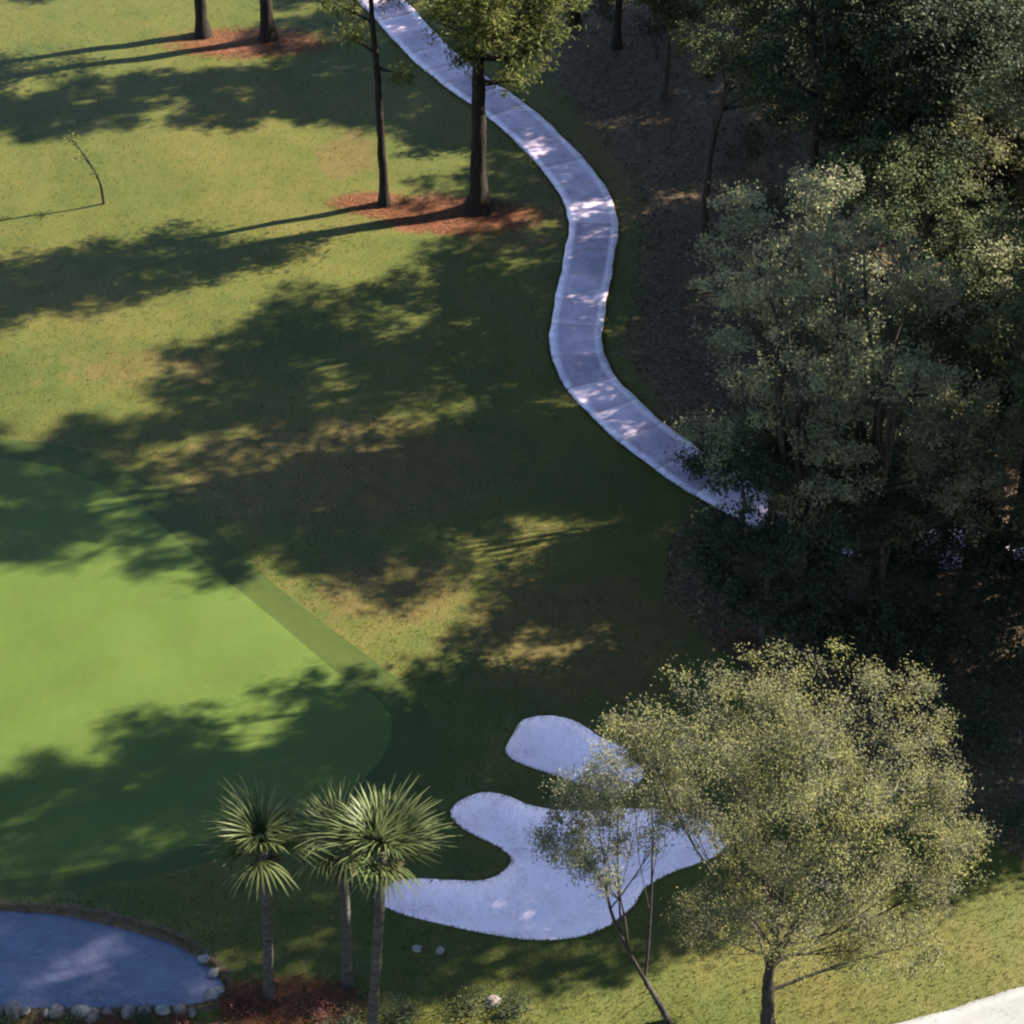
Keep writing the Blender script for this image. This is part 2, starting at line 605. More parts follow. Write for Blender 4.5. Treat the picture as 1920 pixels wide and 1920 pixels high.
def make_tree(name, base, trunk, r0, blobs, leafmat, barkmat, label, cat='tree', group=None, seed=1, dens=11, clump_r=0.42, per=34, leaf=0.26,
              aspect=0.5, limbs=True, limb_from=0.45, flare=1.5, fill=0.45, twigs=3, separate_limbs=False, sides=9, low_limbs=True, puff=None):
    """base (x,y,z) world; trunk = list of (dx,dy,z) from the base; blobs relative to the base"""
    rng = np.random.default_rng(seed)
    root = empty(name, base)
    tag(root, label, cat, group)
    tp = smooth_loop([(0, 0, -0.3)] + list(trunk), 5, closed=False)
    n = len(tp)
    t = np.linspace(0, 1, n)
    rad = r0 * (1 - 0.72 * t) * (1 + (flare - 1) * np.exp(-np.maximum(tp[:, 2], 0) / 0.45))
    tp[2:, :2] += rng.normal(size=(n - 2, 2)) * 0.05 * r0
    tb = Tubes()
    tb.add(tp, rad, sides, 0.22, rng)
    if puff:
        P, T, Cs = [], [], []
        for (x, y, z, rx, ry, rz) in blobs:
            d = rng.normal(size=(puff[0], 3))
            d /= np.linalg.norm(d, axis=1)[:, None]
            c = np.array([x, y, z]) + d * (0.45 + 0.6 * rng.random((puff[0], 1))) * np.array([rx, ry, rz])
            q = puff[1] * (rx * ry * rz) ** (1 / 3.0) * (0.65 + 0.6 * rng.random(puff[0]))
            p_, t_, _ = cloud([(*ci, qi * 1.15, qi * 1.15, qi * 0.8) for ci, qi in zip(c, q)], rng, dens, clump_r, per, fill)
            P.append(p_)
            T.append(t_)
            Cs.append(c)
        P, T = np.concatenate(P), np.concatenate(T)
    else:
        P, T, Cs = cloud(blobs, rng, dens, clump_r, per, fill)
    if limbs:
        top = tp[-1]
        for bi, (b, cs) in enumerate(zip(blobs, Cs)):
            bc = np.array(b[:3])
            zt = tp[-1, 2]
            k = int(np.clip((limb_from + (1 - limb_from) * rng.random() * np.clip((bc[2] / zt), 0, 1)) * (n - 1), 1, n - 1))
            k = min(k, int(np.searchsorted(tp[:, 2], max(bc[2] - 0.35 * np.hypot(*bc[:2]) - 0.4, 0.3 * zt))))
            if not low_limbs:
                k = int(np.searchsorted(tp[:, 2], bc[2] - 0.25 * np.hypot(*bc[:2]) - 0.3))
            k = max(1, min(k, n - 1))
            a = tp[k]
            lt = tb if not separate_limbs else Tubes()
            lp = curve_pts(a, bc, rng, 7, 0.10, -0.06)
            lr = rad[k] * (0.36 if separate_limbs else 0.62) * np.linspace(1, 0.28, 7)
            lt.add(lp, lr, 6, 0.15, rng)
            order = rng.permutation(len(cs))[: int(twigs * 4)]
            for q in order:
                j = rng.integers(2, 7)
                c = cs[q]
                lt.add(curve_pts(lp[j], c, rng, 4, 0.10, 0.03), lr[j] * 0.5 * np.linspace(1, 0.25, 4), 4)
            if separate_limbs:
                lt.build('limb', barkmat, root)
    tb.build('trunk', barkmat, root)
    V, F = leaf_quads(P, rng, leaf, aspect)
    link('crown', leaf_mesh('crown', V, F, leafmat, T), root)
    return root


def copy_tree(root, loc, rotz, scale=1.0, label=None, group=None):
    c = root.copy()
    col.objects.link(c)
    c.location = loc
    c.rotation_euler = (0, 0, rotz)
    c.scale = (scale,) * 3
    if label:
        c['label'] = label
    if group:
        c['group'] = group
    for ch in list(root.children):
        k = ch.copy()
        col.objects.link(k)
        k.parent = c
    return c


# ------------------------------------------------------------------ the ground, the green, the bunkers
def build_ground():
    gx = np.arange(-36, 42.01, 0.5)
    gy = np.arange(-30, 62.01, 0.5)
    A = np.stack(np.meshgrid(gx, gy), -1).reshape(-1, 2)
    rng = np.random.default_rng(5)
    A = A + (rng.random(A.shape) - 0.5) * 0.1
    cx = np.arange(-900, 901, 30.0)
    B = np.stack(np.meshgrid(cx, cx + 300), -1).reshape(-1, 2)
    m = ~((B[:, 0] > -38) & (B[:, 0] < 44) & (B[:, 1] > -32) & (B[:, 1] < 64))
    B = B[m]
    loops = [GREEN, COLLAR, SAND_A, SAND_B, POND]
    extra = []
    for lp in (SAND_A, SAND_B, POND):
        extra += [offset_loop(lp, -0.10), offset_loop(lp, -0.35), offset_loop(lp, 0.18), offset_loop(lp, 0.5)]
        lo, hi = lp.min(0), lp.max(0)
        g = np.stack(np.meshgrid(np.arange(lo[0], hi[0], 0.25), np.arange(lo[1], hi[1], 0.25)), -1).reshape(-1, 2)
        extra.append(g[sdf(lp, g) < -0.4])
    keep = np.ones(len(A), bool)
    for lp in loops:
        d = dist_line(lp, A)
        keep &= d > 0.17
    A = A[keep]
    pts = [A, B] + extra
    nv = sum(len(p) for p in pts)
    edges = []
    for lp in loops:
        k = len(lp)
        edges += [(nv + i, nv + (i + 1) % k) for i in range(k)]
        pts.append(lp)
        nv += k
    allp = np.concatenate(pts)
    vo, eo, fo, _, _, _ = delaunay_2d_cdt([Vector((float(a), float(b))) for a, b in allp], edges, [], 0, 1e-4)
    V2 = np.array([(v.x, v.y) for v in vo])
    F = np.array([f for f in fo if len(f) == 3], int)
    V = np.column_stack([V2, hgt(V2)])
    c = V2[F].mean(1)
    inA, inB, inG, inC = inside(SAND_A, c), inside(SAND_B, c), inside(GREEN, c), inside(COLLAR, c)
    zone = np.where(inA, 1, np.where(inB, 2, np.where(inG, 3, np.where(inC, 4, 0))))
    # wear and litter zones of the rough, by place
    def ell(px, py, rx, ry, soft=0.35):
        q = np.array(flat(px, py))
        ex = abs(flat(px + rx, py)[0] - q[0])
        ey = abs(flat(px, py - ry)[1] - q[1])
        d = np.hypot((V2[:, 0] - q[0]) / ex, (V2[:, 1] - q[1]) / ey)
        return np.clip((1 + soft - d) / (2 * soft), 0, 1)
    straw = np.maximum.reduce([0.8 * ell(850, 400, 170, 38, 0.5), 0.75 * ell(700, 385, 80, 26, 0.6), 0.8 * ell(470, 78, 150, 28, 0.6), ell(545, 1885, 120, 50, 0.5), ell(320, 1945, 420, 28)])
    # woodland floor: right of the path
    sgn = np.zeros(len(V2))
    wood = np.array([flat(*p) for p in [(1060, -600), (1000, 120), (1110, 215), (1190, 330), (1215, 430), (1200, 560), (1180, 660), (1250, 760), (1330, 900), (1300, 1000), (1290, 1120), (1360, 1200), (1480, 1330),
                                        (1750, 1480), (1950, 1620), (2300, 1600), (4500, 1300), (5000, -600)]])
    sw = sdf(wood, V2)
    litter = np.clip(0.5 - sw / 5.0, 0, 1)
    litter = np.maximum(litter, 0.8 * np.exp(-(sdf(POND, V2) / 0.45) ** 2))
    dry = np.maximum.reduce([0.9 * ell(650, 290, 60, 45, 0.5), 0.7 * ell(720, 1110, 190, 80, 0.5), 0.85 * ell(620, 880, 330, 110, 0.5), 0.8 * ell(1080, 1200, 260, 130, 0.5), 0.55 * ell(300, 690, 260, 50, 0.6),
                             0.8 * ell(1120, 330, 130, 130, 0.5), 0.6 * ell(960, 440, 140, 40, 0.5)])
    names = ['ground', 'sand_bunker', 'sand_bunker', 'putting_green', 'green_collar']
    mats = [M['rough'], M['sand'], M['sand'], M['green'], M['collar']]
    for z in range(5):
        f = F[zone == z]
        u, inv = np.unique(f, return_inverse=True)
        me = mesh_np(names[z], V[u], inv.reshape(-1, 3), mats[z], True)
        if z == 0:
            ca = me.color_attributes.new('zone', 'FLOAT_COLOR', 'POINT')
            cc = np.column_stack([straw[u], litter[u], dry[u], np.ones(len(u))]).astype(np.float32)
            ca.data.foreach_set('color', cc.ravel())
        o = link(names[z], me)
        tag(o, kind='structure')


build_ground()


def path_frame(line):
    """arc length, left normals"""
    d = np.gradient(line, axis=0)
    d /= np.hypot(d[:, 0], d[:, 1])[:, None]
    s = np.concatenate([[0], np.cumsum(np.hypot(*np.diff(line, axis=0).T))])
    return s, np.column_stack([-d[:, 1], d[:, 0]])


def build_path(name, line, half, slab, mat, seed):
    rng = np.random.default_rng(seed)
    s, nrm = path_frame(line)
    tot = s[-1]

    def pos(t, off):
        x = np.interp(t, s, line[:, 0])
        y = np.interp(t, s, line[:, 1])
        nx = np.interp(t, s, nrm[:, 0])
        ny = np.interp(t, s, nrm[:, 1])
        return np.column_stack([x + nx * off, y + ny * off])
    root = empty(name, (float(line[len(line) // 2][0]), float(line[len(line) // 2][1]), 0))
    tag(root, kind='structure')
    ox, oy, _ = root.location

    def strip(t0, t1, w, z0, z1, nm, m, nt_, rim):
        ts = np.linspace(t0, t1, nt_)
        offs = np.array([-w, -w + 0.26, -w + 0.42, 0.0, w - 0.42, w - 0.26, w]) if rim else np.array([-w, 0, w])
        k = len(offs)
        rows = []
        for o_ in offs:
            rows.append(pos(ts, o_ + (0.03 * np.sin(ts * 1.7 + seed) + 0.02 * np.sin(ts * 4.1) if abs(o_) == w else 0)))
        Pp = np.stack(rows, 1)                 # nt,k,2
        h = hgt(Pp.reshape(-1, 2)).reshape(nt_, k)
        h = np.minimum(h, h[:, [k // 2]] + 0.02) * 0.0 + h[:, [k // 2]]
        edge = np.zeros((nt_, k))
        edge[:, 0] = edge[:, -1] = 1
        if rim:
            edge[:, 1] = edge[:, -2] = 0.85
        top = np.concatenate([Pp, (h + z1)[..., None]], -1)
        bot = np.concatenate([Pp, (h + z0)[..., None]], -1)
        V = np.concatenate([top.reshape(-1, 3), bot.reshape(-1, 3)])
        V[:, 0] -= ox
        V[:, 1] -= oy
        F = []
        nb = nt_ * k
        for i in range(nt_ - 1):
            for j in range(k - 1):
                a = i * k + j
                F.append((a, a + k, a + k + 1, a + 1))
            a = i * k
            F.append((a, nb + a, nb + a + k, a + k))
            a = i * k + k - 1
            F.append((a, a + k, nb + a + k, nb + a))
        for j in range(k - 1):
            F.append((j, j + 1, nb + j + 1, nb + j))
            a = (nt_ - 1) * k + j
            F.append((a, nb + a, nb + a + 1, a + 1))
        me = mesh_np(nm, V, F, m)
        ca = me.color_attributes.new('edge', 'FLOAT_COLOR', 'POINT')
        e = np.concatenate([edge.ravel(), edge.ravel()])
        ca.data.foreach_set('color', np.column_stack([e, e, e, np.ones_like(e)]).astype(np.float32).ravel())
        return link(nm, me, root)
    strip(0, tot, half - 0.03, -0.12, 0.035, 'joint_bed', M['joint'], len(line), False)
    t = 0.0
    while t < tot - 0.5:
        ln = slab * (0.85 + 0.3 * rng.random())
        t1 = min(t + ln, tot)
        strip(t + 0.011, t1 - 0.011, half, -0.12, 0.07 + 0.008 * rng.random(), 'concrete_slab', mat, max(3, int((t1 - t) / 0.3)), True)
        t = t1
    return root


build_path('cart_path', PATH, 1.22, 2.1, M['path'], 3)
build_path('concrete_drive', DRIVE, 1.7, 14.0, M['drive'], 8)

# pond water, a closed lens of water in its hollow
pl = offset_loop(POND, 0.05)
rp = np.column_stack([pl, np.full(len(pl), 0.0)])
wc = POND.mean(0)
wz = float(hgt(POND).mean()) - 0.14
vo, _, fo, _, _, _ = delaunay_2d_cdt([Vector((float(a), float(b))) for a, b in pl], [], [list(range(len(pl)))], 1, 1e-5)
wv = np.array([(v.x, v.y, wz) for v in vo])
tag(link('pond_water', mesh_np('pond_water', wv, np.array([f for f in fo if len(f) == 3]), M['water'])), kind='structure')


# ------------------------------------------------------------------ trees
def base_at(px, py):
    p = G(px, py)
    return (float(p[0]), float(p[1]), float(p[2]))


def rel(base, px, py, dy=0.0):
    """a point seen at picture place (px,py) standing dy metres behind (+) or before (-) the tree's base, relative to the base"""
    d = ray(px, py)
    t = (base[1] + dy - CAM[1]) / d[1]
    p = CAM + d * t
    return np.array([p[0] - base[0], dy, p[2] - base[2]])


def blobs_px(base, spec):
    """spec: (px, py, dy, rx, ry, rz)"""
    out = []
    for (px, py, dy, rx, ry, rz) in spec:
        r = rel(base, px, py, dy)
        out.append((r[0], r[1], max(r[2], rz * 0.7), rx, ry, rz))
    return out


def crown_blobs(rng, z0, z1, rmax, n, lean=(0, 0)):
    """a free crown between heights z0 and z1"""
    out = []
    for i in range(n):
        f = (i + 0.5) / n
        z = z0 + (z1 - z0) * f
        w = rmax * math.sin(math.pi * (0.18 + 0.72 * f)) ** 0.8
        a = i * 2.4 + rng.random() * 0.8
        d = w * (0.35 + 0.35 * rng.random())
        r = rmax * (0.34 + 0.16 * rng.random())
        out.append((math.cos(a) * d + lean[0] * f, math.sin(a) * d + lean[1] * f, z, r * 1.15, r * 1.15, r * 0.75))
    return out


NEEDLE = dict(aspect=0.2, leaf=0.34, clump_r=0.36, per=56)

# --- the pair of pines in the straw bed beside the path
b = base_at(897, 392)
t = [(0.02, 0, 3), (0.06, 0.1, 6.5), (0.1, 0.2, 10), (0.2, 0.3, 15), (0.2, 0.4, 19)]
bl = blobs_px(b, [(1010, 40, 0.5, 1.7, 1.6, 1.3), (985, 110, -0.6, 1.1, 1.1, 0.9), (1030, -20, 1.0, 1.9, 1.7, 1.2), (850, 40, 1.5, 1.6, 1.6, 1.1), (905, 5, -1.2, 1.5, 1.4, 1.0), (850, -50, 0.5, 1.7, 1.6, 1.2), (905, 70, -1.0, 1.3, 1.2, 0.9), (870, 110, -0.6, 0.9, 1.0, 0.7), (945, 60, -1.3, 1.2, 1.1, 0.9), (960, 150, 0.2, 0.7, 0.8, 0.5)])
bl += crown_blobs(np.random.default_rng(21), 12.0, 19.5, 3.6, 12)
make_tree('pine_tree', b, t, 0.46, bl, M['leaf_pine'], M['pinebark'], 'thick dark trunked pine with flared foot in the straw bed beside the cart path', group='pines on the straw beds', seed=11, dens=13, flare=2.1, low_limbs=False, **NEEDLE)
b = base_at(722, 384)
t = [(-0.05, 0, 3), (-0.1, 0, 7), (-0.25, 0.1, 11), (-0.3, 0.2, 16)]
bl = blobs_px(b, [(640, 15, 0.4, 1.0, 1.0, 0.7), (745, 135, -0.3, 0.7, 0.7, 0.5), (665, 70, 0.5, 0.6, 0.7, 0.45)])
bl += crown_blobs(np.random.default_rng(22), 11.5, 16.5, 2.0, 8, (-0.3, 0))
make_tree('pine_tree', b, t, 0.26, bl, M['leaf_pine'], M['pinebark'], 'slender dark trunked pine at the tip of the straw bed beside the cart path', group='pines on the straw beds', seed=12, dens=9, flare=1.6, low_limbs=False, **NEEDLE)
# --- the pair on the far straw bed
for i, (px, py, r0, H, lab) in enumerate([(381, 66, 0.36, 17, 'straight dark pine trunk on the orange end of the far straw bed'), (503, 72, 0.40, 18, 'dark pine trunk with spreading foot in the shaded end of the far straw bed')]):
    b = base_at(px, py)
    make_tree('pine_tree', b, [(0.03, 0, 4), (0.05, 0.1, 9), (0.1, 0.2, 13), (0.1, 0.1, H)], r0, crown_blobs(np.random.default_rng(30 + i), 8.5, H + 0.5, 3.4, 10), M['leaf_pine'], M['pinebark'], lab,
              group='pines on the straw beds', seed=40 + i, dens=9, flare=1.8, **NEEDLE)

# --- thin leaning sapling on the lawn
b = base_at(194, 382)
make_tree('sapling', b, [tuple(rel(b, 188, 345)), tuple(rel(b, 168, 305)), tuple(rel(b, 136, 262))], 0.075, blobs_px(b, [(176, 318, 0, 0.3, 0.3, 0.3), (150, 285, 0, 0.35, 0.3, 0.3), (134, 262, 0, 0.3, 0.3, 0.3)]), M['leaf_pine'], M['pinebark'],
          'thin bent sapling leaning alone on the sunlit lawn', seed=50, dens=10, clump_r=0.14, per=9, leaf=0.13, flare=1.1, twigs=2)

# --- round open-crowned tree by the bunkers
b = base_at(1440, 1950)
fork = rel(b, 1440, 1835)
t = [tuple(fork * 0.5), tuple(fork), tuple(rel(b, 1455, 1760)), tuple(rel(b, 1470, 1650))]
spec = [(1480, 1350, 1.5, 2.3, 2.2, 1.7), (1350, 1340, 0.6, 1.6, 1.7, 1.3), (1410, 1300, 2.0, 1.6, 1.6, 1.1), (1560, 1340, -1.0, 1.7, 1.7, 1.3), (1690, 1330, 0.5, 1.3, 1.5, 1.2), (1640, 1420, 2.0, 1.9, 2.0, 1.6),
        (1745, 1430, -0.5, 1.2, 1.5, 1.2), (1770, 1540, 0.8, 1.2, 1.6, 1.3), (1690, 1550, -1.5, 1.9, 2.0, 1.5), (1580, 1500, -2.8, 2.0, 1.8, 1.6), (1480, 1500, 0.0, 2.2, 2.2, 1.7), (1380, 1470, -1.8, 1.7, 1.8, 1.4),
        (1260, 1380, 0.5, 1.5, 1.6, 1.2), (1200, 1360, 1.0, 1.0, 1.2, 0.8), (1310, 1500, 1.5, 1.5, 1.7, 1.2), (1760, 1650, 0.0, 1.1, 1.5, 1.2), (1660, 1680, 1.5, 1.8, 1.8, 1.3), (1540, 1650, -3.0, 1.8, 1.5, 1.3),
        (1390, 1640, -1.5, 1.6, 1.6, 1.2), (1340, 1740, -0.5, 1.1, 1.3, 0.8), (1620, 1780, -0.5, 1.5, 1.5, 0.9), (1450, 1740, -2.2, 1.3, 1.2, 0.8), (1720, 1770, 1.0, 1.2, 1.3, 0.8)]
make_tree('round_tree', b, t, 0.27, blobs_px(b, spec), M['leaf_olive'], M['bark'], 'round crowned tree with thin yellow olive leaves forking low between bunker and pale concrete', seed=60, dens=15, clump_r=0.2, per=58,
          leaf=0.088, flare=1.3, limb_from=0.5, fill=0.5, puff=(9, 0.42), twigs=4, separate_limbs=True)

# --- leaning thin tree whose grey crown hangs over the sand
b = base_at(1262, 1916)
t = [tuple(rel(b, 1228, 1868, 0.1)), tuple(rel(b, 1195, 1812, 0.2)), tuple(rel(b, 1150, 1722, 0.5)), tuple(rel(b, 1130, 1640, 0.6))]
spec = [(1130, 1600, 0.6, 1.2, 1.3, 0.9), (1160, 1500, 1.0, 1.4, 1.4, 1.1), (1100, 1450, 0.5, 1.0, 1.1, 0.9), (1220, 1440, 1.0, 1.2, 1.3, 1.0), (1060, 1560, -0.4, 0.9, 1.0, 0.8), (1250, 1540, -0.5, 1.2, 1.2, 1.0)]
make_tree('leaning_tree', b, t, 0.12, blobs_px(b, spec), M['leaf_grey'], M['bark'], 'slender leaning tree with sparse grey leaves hanging over the large sand bunker', seed=61, dens=15, clump_r=0.2, per=62, leaf=0.09, puff=(10, 0.42),
          flare=1.1, limb_from=0.4, twigs=4)


# --- palms
def fan_frond(rng, length, name, mat, droop):
    """one fan leaf: stalk and a folded fan of blades; origin at the stalk's foot, pointing along +X"""
    V, F, T = [], [], []
    st = length * 0.24
    w = 0.022
    V += [(0, -w, 0), (0, w, 0), (st, w * 0.6, 0.05), (st, -w * 0.6, 0.05)]
    F.append((0, 1, 2, 3))
    V += [(0, 0, -w), (0, 0, w), (st, 0, 0.05 + w * 0.6), (st, 0, 0.05 - w * 0.6)]
    F.append((4, 5, 6, 7))
    T += [0.3, 0.3]
    nb = 15
    for i in range(nb):
        f = i / (nb - 1) * 2 - 1
        a = f * R(50)
        ln = length * 0.84 * (1 - 0.22 * f * f) * (0.8 + 0.35 * rng.random())
        bw = 0.034
        segs = 4
        side = np.array([-math.sin(a), math.cos(a), 0])
        prev = None
        for k in range(segs + 1):
            u = k / segs
            r = ln * u
            z = 0.05 + 0.42 * abs(f) * u * (1 - 0.5 * u) - droop * ln * u ** 2.0 - 0.04 * (i % 2)
            c = np.array([st + math.cos(a) * r * (1 - 0.15 * u), math.sin(a) * r, z])
            hw = bw * (0.35 + 1.2 * u * (1 - u) * 2.2) * (1 if u < 0.98 else 0.15)
            V += [tuple(c - side * hw), tuple(c + side * hw + np.array([0, 0, 0.015]))]
            if prev is not None:
                F.append((prev, prev + 1, len(V) - 1, len(V) - 2))
                T.append(0.35 + 0.4 * (i % 2) + 0.2 * rng.random())
            prev = len(V) - 2
    return leaf_mesh(name, np.array(V), np.array(F), mat, np.array(T))


prng = np.random.default_rng(70)
FRONDS = [fan_frond(prng, L_, 'frond', M['palm_leaf'], d) for L_, d in ((2.1, 0.24), (2.3, 0.40), (1.8, 0.14), (2.2, 0.5))]
DEAD = [fan_frond(prng, 1.0, 'dry_frond', M['palm_dead'], 0.5), fan_frond(prng, 0.85, 'dry_frond', M['palm_dead'], 0.7)]


def make_palm(base, crown, r0, label, seed, nf=26):
    rng = np.random.default_rng(seed)
    root = empty('palm_tree', base)
    tag(root, label, 'palm', 'palms by the pond')
    c = np.array(crown)
    tp = smooth_loop([(0, 0, -0.3), tuple(c * 0.33 + np.array([0.06, 0, 0])), tuple(c * 0.7 + np.array([0.04, 0, 0])), tuple(c)], 7, closed=False)
    n = len(tp)
    rad = r0 * (1 + 0.35 * np.exp(-np.maximum(tp[:, 2], 0) / 0.5))
    Tubes().add(tp, rad, 10, 0.1, rng).build('trunk', M['palmbark'], root)
    bt = Tubes()                                   # boots of old leaf stalks under the crown
    for i in range(22):
        a = i * 2.4
        z = c[2] - 0.15 - 0.9 * rng.random()
        p0 = np.array([c[0] + math.cos(a) * r0 * 0.8, c[1] + math.sin(a) * r0 * 0.8, z])
        bt.add([p0, p0 + np.array([math.cos(a) * 0.18, math.sin(a) * 0.18, 0.25])], [0.05, 0.03], 4)
    bt.build('leaf_boots', M['palmbark'], root)
    for i in range(nf):
        a = i * 2.39996 + rng.random() * 0.3
        f = i / (nf - 1)
        el = R(84) - f * R(50) + rng.normal() * R(8)
        o = link('frond', FRONDS[rng.integers(0, 4)], root)
        o.location = tuple(c + np.array([math.cos(a) * 0.12, math.sin(a) * 0.12, 0.15 - 0.35 * f]))
        o.rotation_euler = (rng.normal() * 0.18, -el, a)
        s = 0.9 + 0.2 * rng.random()
        o.scale = (s, s, s)
    for i in range(6):
        a = rng.random() * 6.28
        o = link('dry_frond', DEAD[i % 2], root)
        o.location = tuple(c + np.array([math.cos(a) * 0.13, math.sin(a) * 0.13, -0.2]))
        o.rotation_euler = (rng.normal() * 0.3, R(50 + 25 * rng.random()), a)
    return root


b = base_at(503, 1868)
make_palm(b, rel(b, 492, 1598, 0.0), 0.165, 'lone palm standing between the pond and the pair of palms', 76, 18)
b = base_at(650, 1848)
make_palm(b, rel(b, 640, 1592, 0.3), 0.16, 'shorter palm of the close pair, its trunk rising from the shaded grass', 72, 14)
b = base_at(690, 1990)
make_palm(b, rel(b, 716, 1604, 0.0), 0.165, 'tall palm of the close pair with the fullest green fan crown', 73, 22)


# --- the wood right of the path: trees in view
def wood_tree(px, py, H, spec, label, leafm, r0=0.3, seed=1, lean=None, dens=12, per=44, leaf=0.16, name='oak_tree', **kw):
    kw = {**dict(puff=(8, 0.45), clump_r=0.22), **kw}
    b = base_at(px, py)
    bl = blobs_px(b, spec)
    top = max(q[2] for q in bl)
    cx = float(np.mean([q[0] for q in bl]))
    cy = float(np.mean([q[1] for q in bl]))
    t = [(0.02, 0, top * 0.25), (cx * 0.15, cy * 0.15, top * 0.5), (cx * 0.6, cy * 0.6, top * 0.82)]
    return make_tree(name, b, t, r0, bl, leafm, M['bark'], label, group='trees of the wood', seed=seed, dens=dens, per=per, leaf=leaf, **kw)


wood_tree(1318, 445, 15, [(1330, 60, 0, 1.9, 1.9, 1.3), (1430, 40, 1.0, 2.2, 2.0, 1.5), (1540, 60, 0.0, 2.0, 1.9, 1.4), (1440, 140, -1.0, 1.5, 1.6, 1.0), (1590, 110, 0.8, 1.4, 1.5, 1.0), (1370, 130, 1.5, 1.4, 1.6, 0.9),
                          (1420, -60, 0.5, 2.3, 2.2, 1.5), (1540, -40, 1.5, 2.0, 2.0, 1.4)],
          'tall tree with straight dark trunk and green top at the bend of the cart path', M['leaf_oak'], 0.24, 81)
wood_tree(1600, 1180, 24, [(1620, 470, 0.0, 2.0, 2.2, 1.5), (1560, 400, 2.5, 1.7, 2.2, 1.3), (1530, 560, -2.0, 2.0, 2.0, 1.5), (1700, 580, 2.0, 1.8, 2.2, 1.4), (1670, 670, -2.2, 2.0, 2.0, 1.5), (1600, 700, 2.5, 2.1, 2.2, 1.5),
                           (1740, 740, 0.3, 1.7, 2.0, 1.3), (1640, 850, 2.5, 1.8, 2.0, 1.2), (1580, 540, 3.0, 2.1, 2.2, 1.6), (1560, 930, 1.0, 1.5, 1.6, 0.9), (1650, 960, 0.8, 1.4, 1.5, 0.9), (1740, 900, -0.5, 1.5, 1.6, 1.0), (1830, 940, 0.5, 1.5, 1.6, 1.0)],
          'broad oak with pale grey green clumped crown, largest in the wood', M['leaf_grey'], 0.45, 82, dens=12, per=44, clump_r=0.2, leaf=0.15, puff=(6, 0.52))
wood_tree(1480, 1215, 25, [(1480, 410, 0.5, 1.9, 2.2, 1.4), (1420, 500, -0.6, 1.9, 2.0, 1.4), (1400, 600, 0.5, 1.7, 2.0, 1.3), (1480, 640, -2.0, 1.9, 2.0, 1.4), (1430, 740, 1.0, 1.8, 2.0, 1.3), (1500, 520, 2.0, 2.0, 2.2, 1.5), (1540, 780, 0.0, 1.8, 2.0, 1.3),
                           (1360, 830, 0.5, 1.3, 1.5, 0.9), (1450, 860, 0.5, 1.6, 1.6, 1.0), (1500, 950, -0.3, 1.4, 1.4, 0.9), (1580, 870, -1.0, 1.5, 1.5, 1.0)],
          'tall oak with low boughs hanging over the cart path where it enters the wood', M['leaf_grey'], 0.4, 94, dens=12, per=44, clump_r=0.2, leaf=0.15, puff=(6, 0.52))
wood_tree(1690, 880, 14, [(1620, 330, 0, 1.6, 1.7, 1.2), (1700, 310, 0.6, 1.5, 1.7, 1.2), (1760, 370, -0.5, 1.6, 1.7, 1.2), (1660, 390, -1.0, 1.7, 1.7, 1.2), (1590, 310, 1.0, 1.0, 1.2, 0.8)],
          'tree with bright yellow green top clumps rising behind the broad oak', M['leaf_oak'], 0.28, 83)
wood_tree(1815, 780, 14, [(1790, 215, 0, 1.4, 1.5, 1.1), (1850, 260, 0.5, 1.7, 1.7, 1.2), (1890, 310, 0.0, 1.4, 1.5, 1.0), (1800, 300, -0.8, 1.5, 1.6, 1.1), (1770, 260, 0.8, 1.2, 1.4, 0.9)],
          'yellowing tree with golden tinged top above the orange bush', M['leaf_olive'], 0.26, 84)
wood_tree(1660, 420, 14, [(1640, 20, 0, 2.2, 2.2, 1.6), (1760, 40, 1.0, 2.5, 2.4, 1.7), (1870, 60, 0.0, 2.4, 2.3, 1.7), (1700, 130, -1.0, 2.0, 2.0, 1.4), (1830, 150, -0.6, 2.0, 2.0, 1.4), (1700, -60, 1.5, 2.4, 2.2, 1.6)],
          'dark wide crowned tree shading the back of the wood', M['leaf_dark'], 0.34, 85)
wood_tree(1900, 1000, 14, [(1890, 640, 0, 1.6, 1.7, 1.2), (1940, 560, 0.6, 1.8, 1.9, 1.4), (1850, 560, 1.0, 1.2, 1.4, 1.0), (1960, 690, -0.5, 1.5, 1.6, 1.2), (1900, 490, 0.4, 1.5, 1.6, 1.1)],
          'tree with loose grey green crown on the shaded side of the broad oak', M['leaf_grey'], 0.26, 86)
wood_tree(1800, 1120, 13, [(1800, 760, 0, 1.6, 1.6, 1.2), (1870, 800, 0.5, 1.4, 1.5, 1.1), (1760, 830, -0.8, 1.3, 1.4, 1.0), (1850, 870, -1.0, 1.2, 1.3, 1.0)],
          'small tree with leaf clumps catching the sun below the broad oak', M['leaf_grey'], 0.2, 87)
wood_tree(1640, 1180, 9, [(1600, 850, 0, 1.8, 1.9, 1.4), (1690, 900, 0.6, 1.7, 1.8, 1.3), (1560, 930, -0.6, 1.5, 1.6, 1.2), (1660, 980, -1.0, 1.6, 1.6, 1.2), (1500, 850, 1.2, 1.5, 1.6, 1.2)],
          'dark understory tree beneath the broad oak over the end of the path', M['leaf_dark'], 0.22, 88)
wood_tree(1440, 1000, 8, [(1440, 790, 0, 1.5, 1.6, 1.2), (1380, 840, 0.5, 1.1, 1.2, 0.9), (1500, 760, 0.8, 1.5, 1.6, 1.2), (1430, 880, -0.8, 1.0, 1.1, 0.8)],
          'low dark tree leaning its leaves over the cart path where it enters the wood', M['leaf_dark'], 0.16, 89)

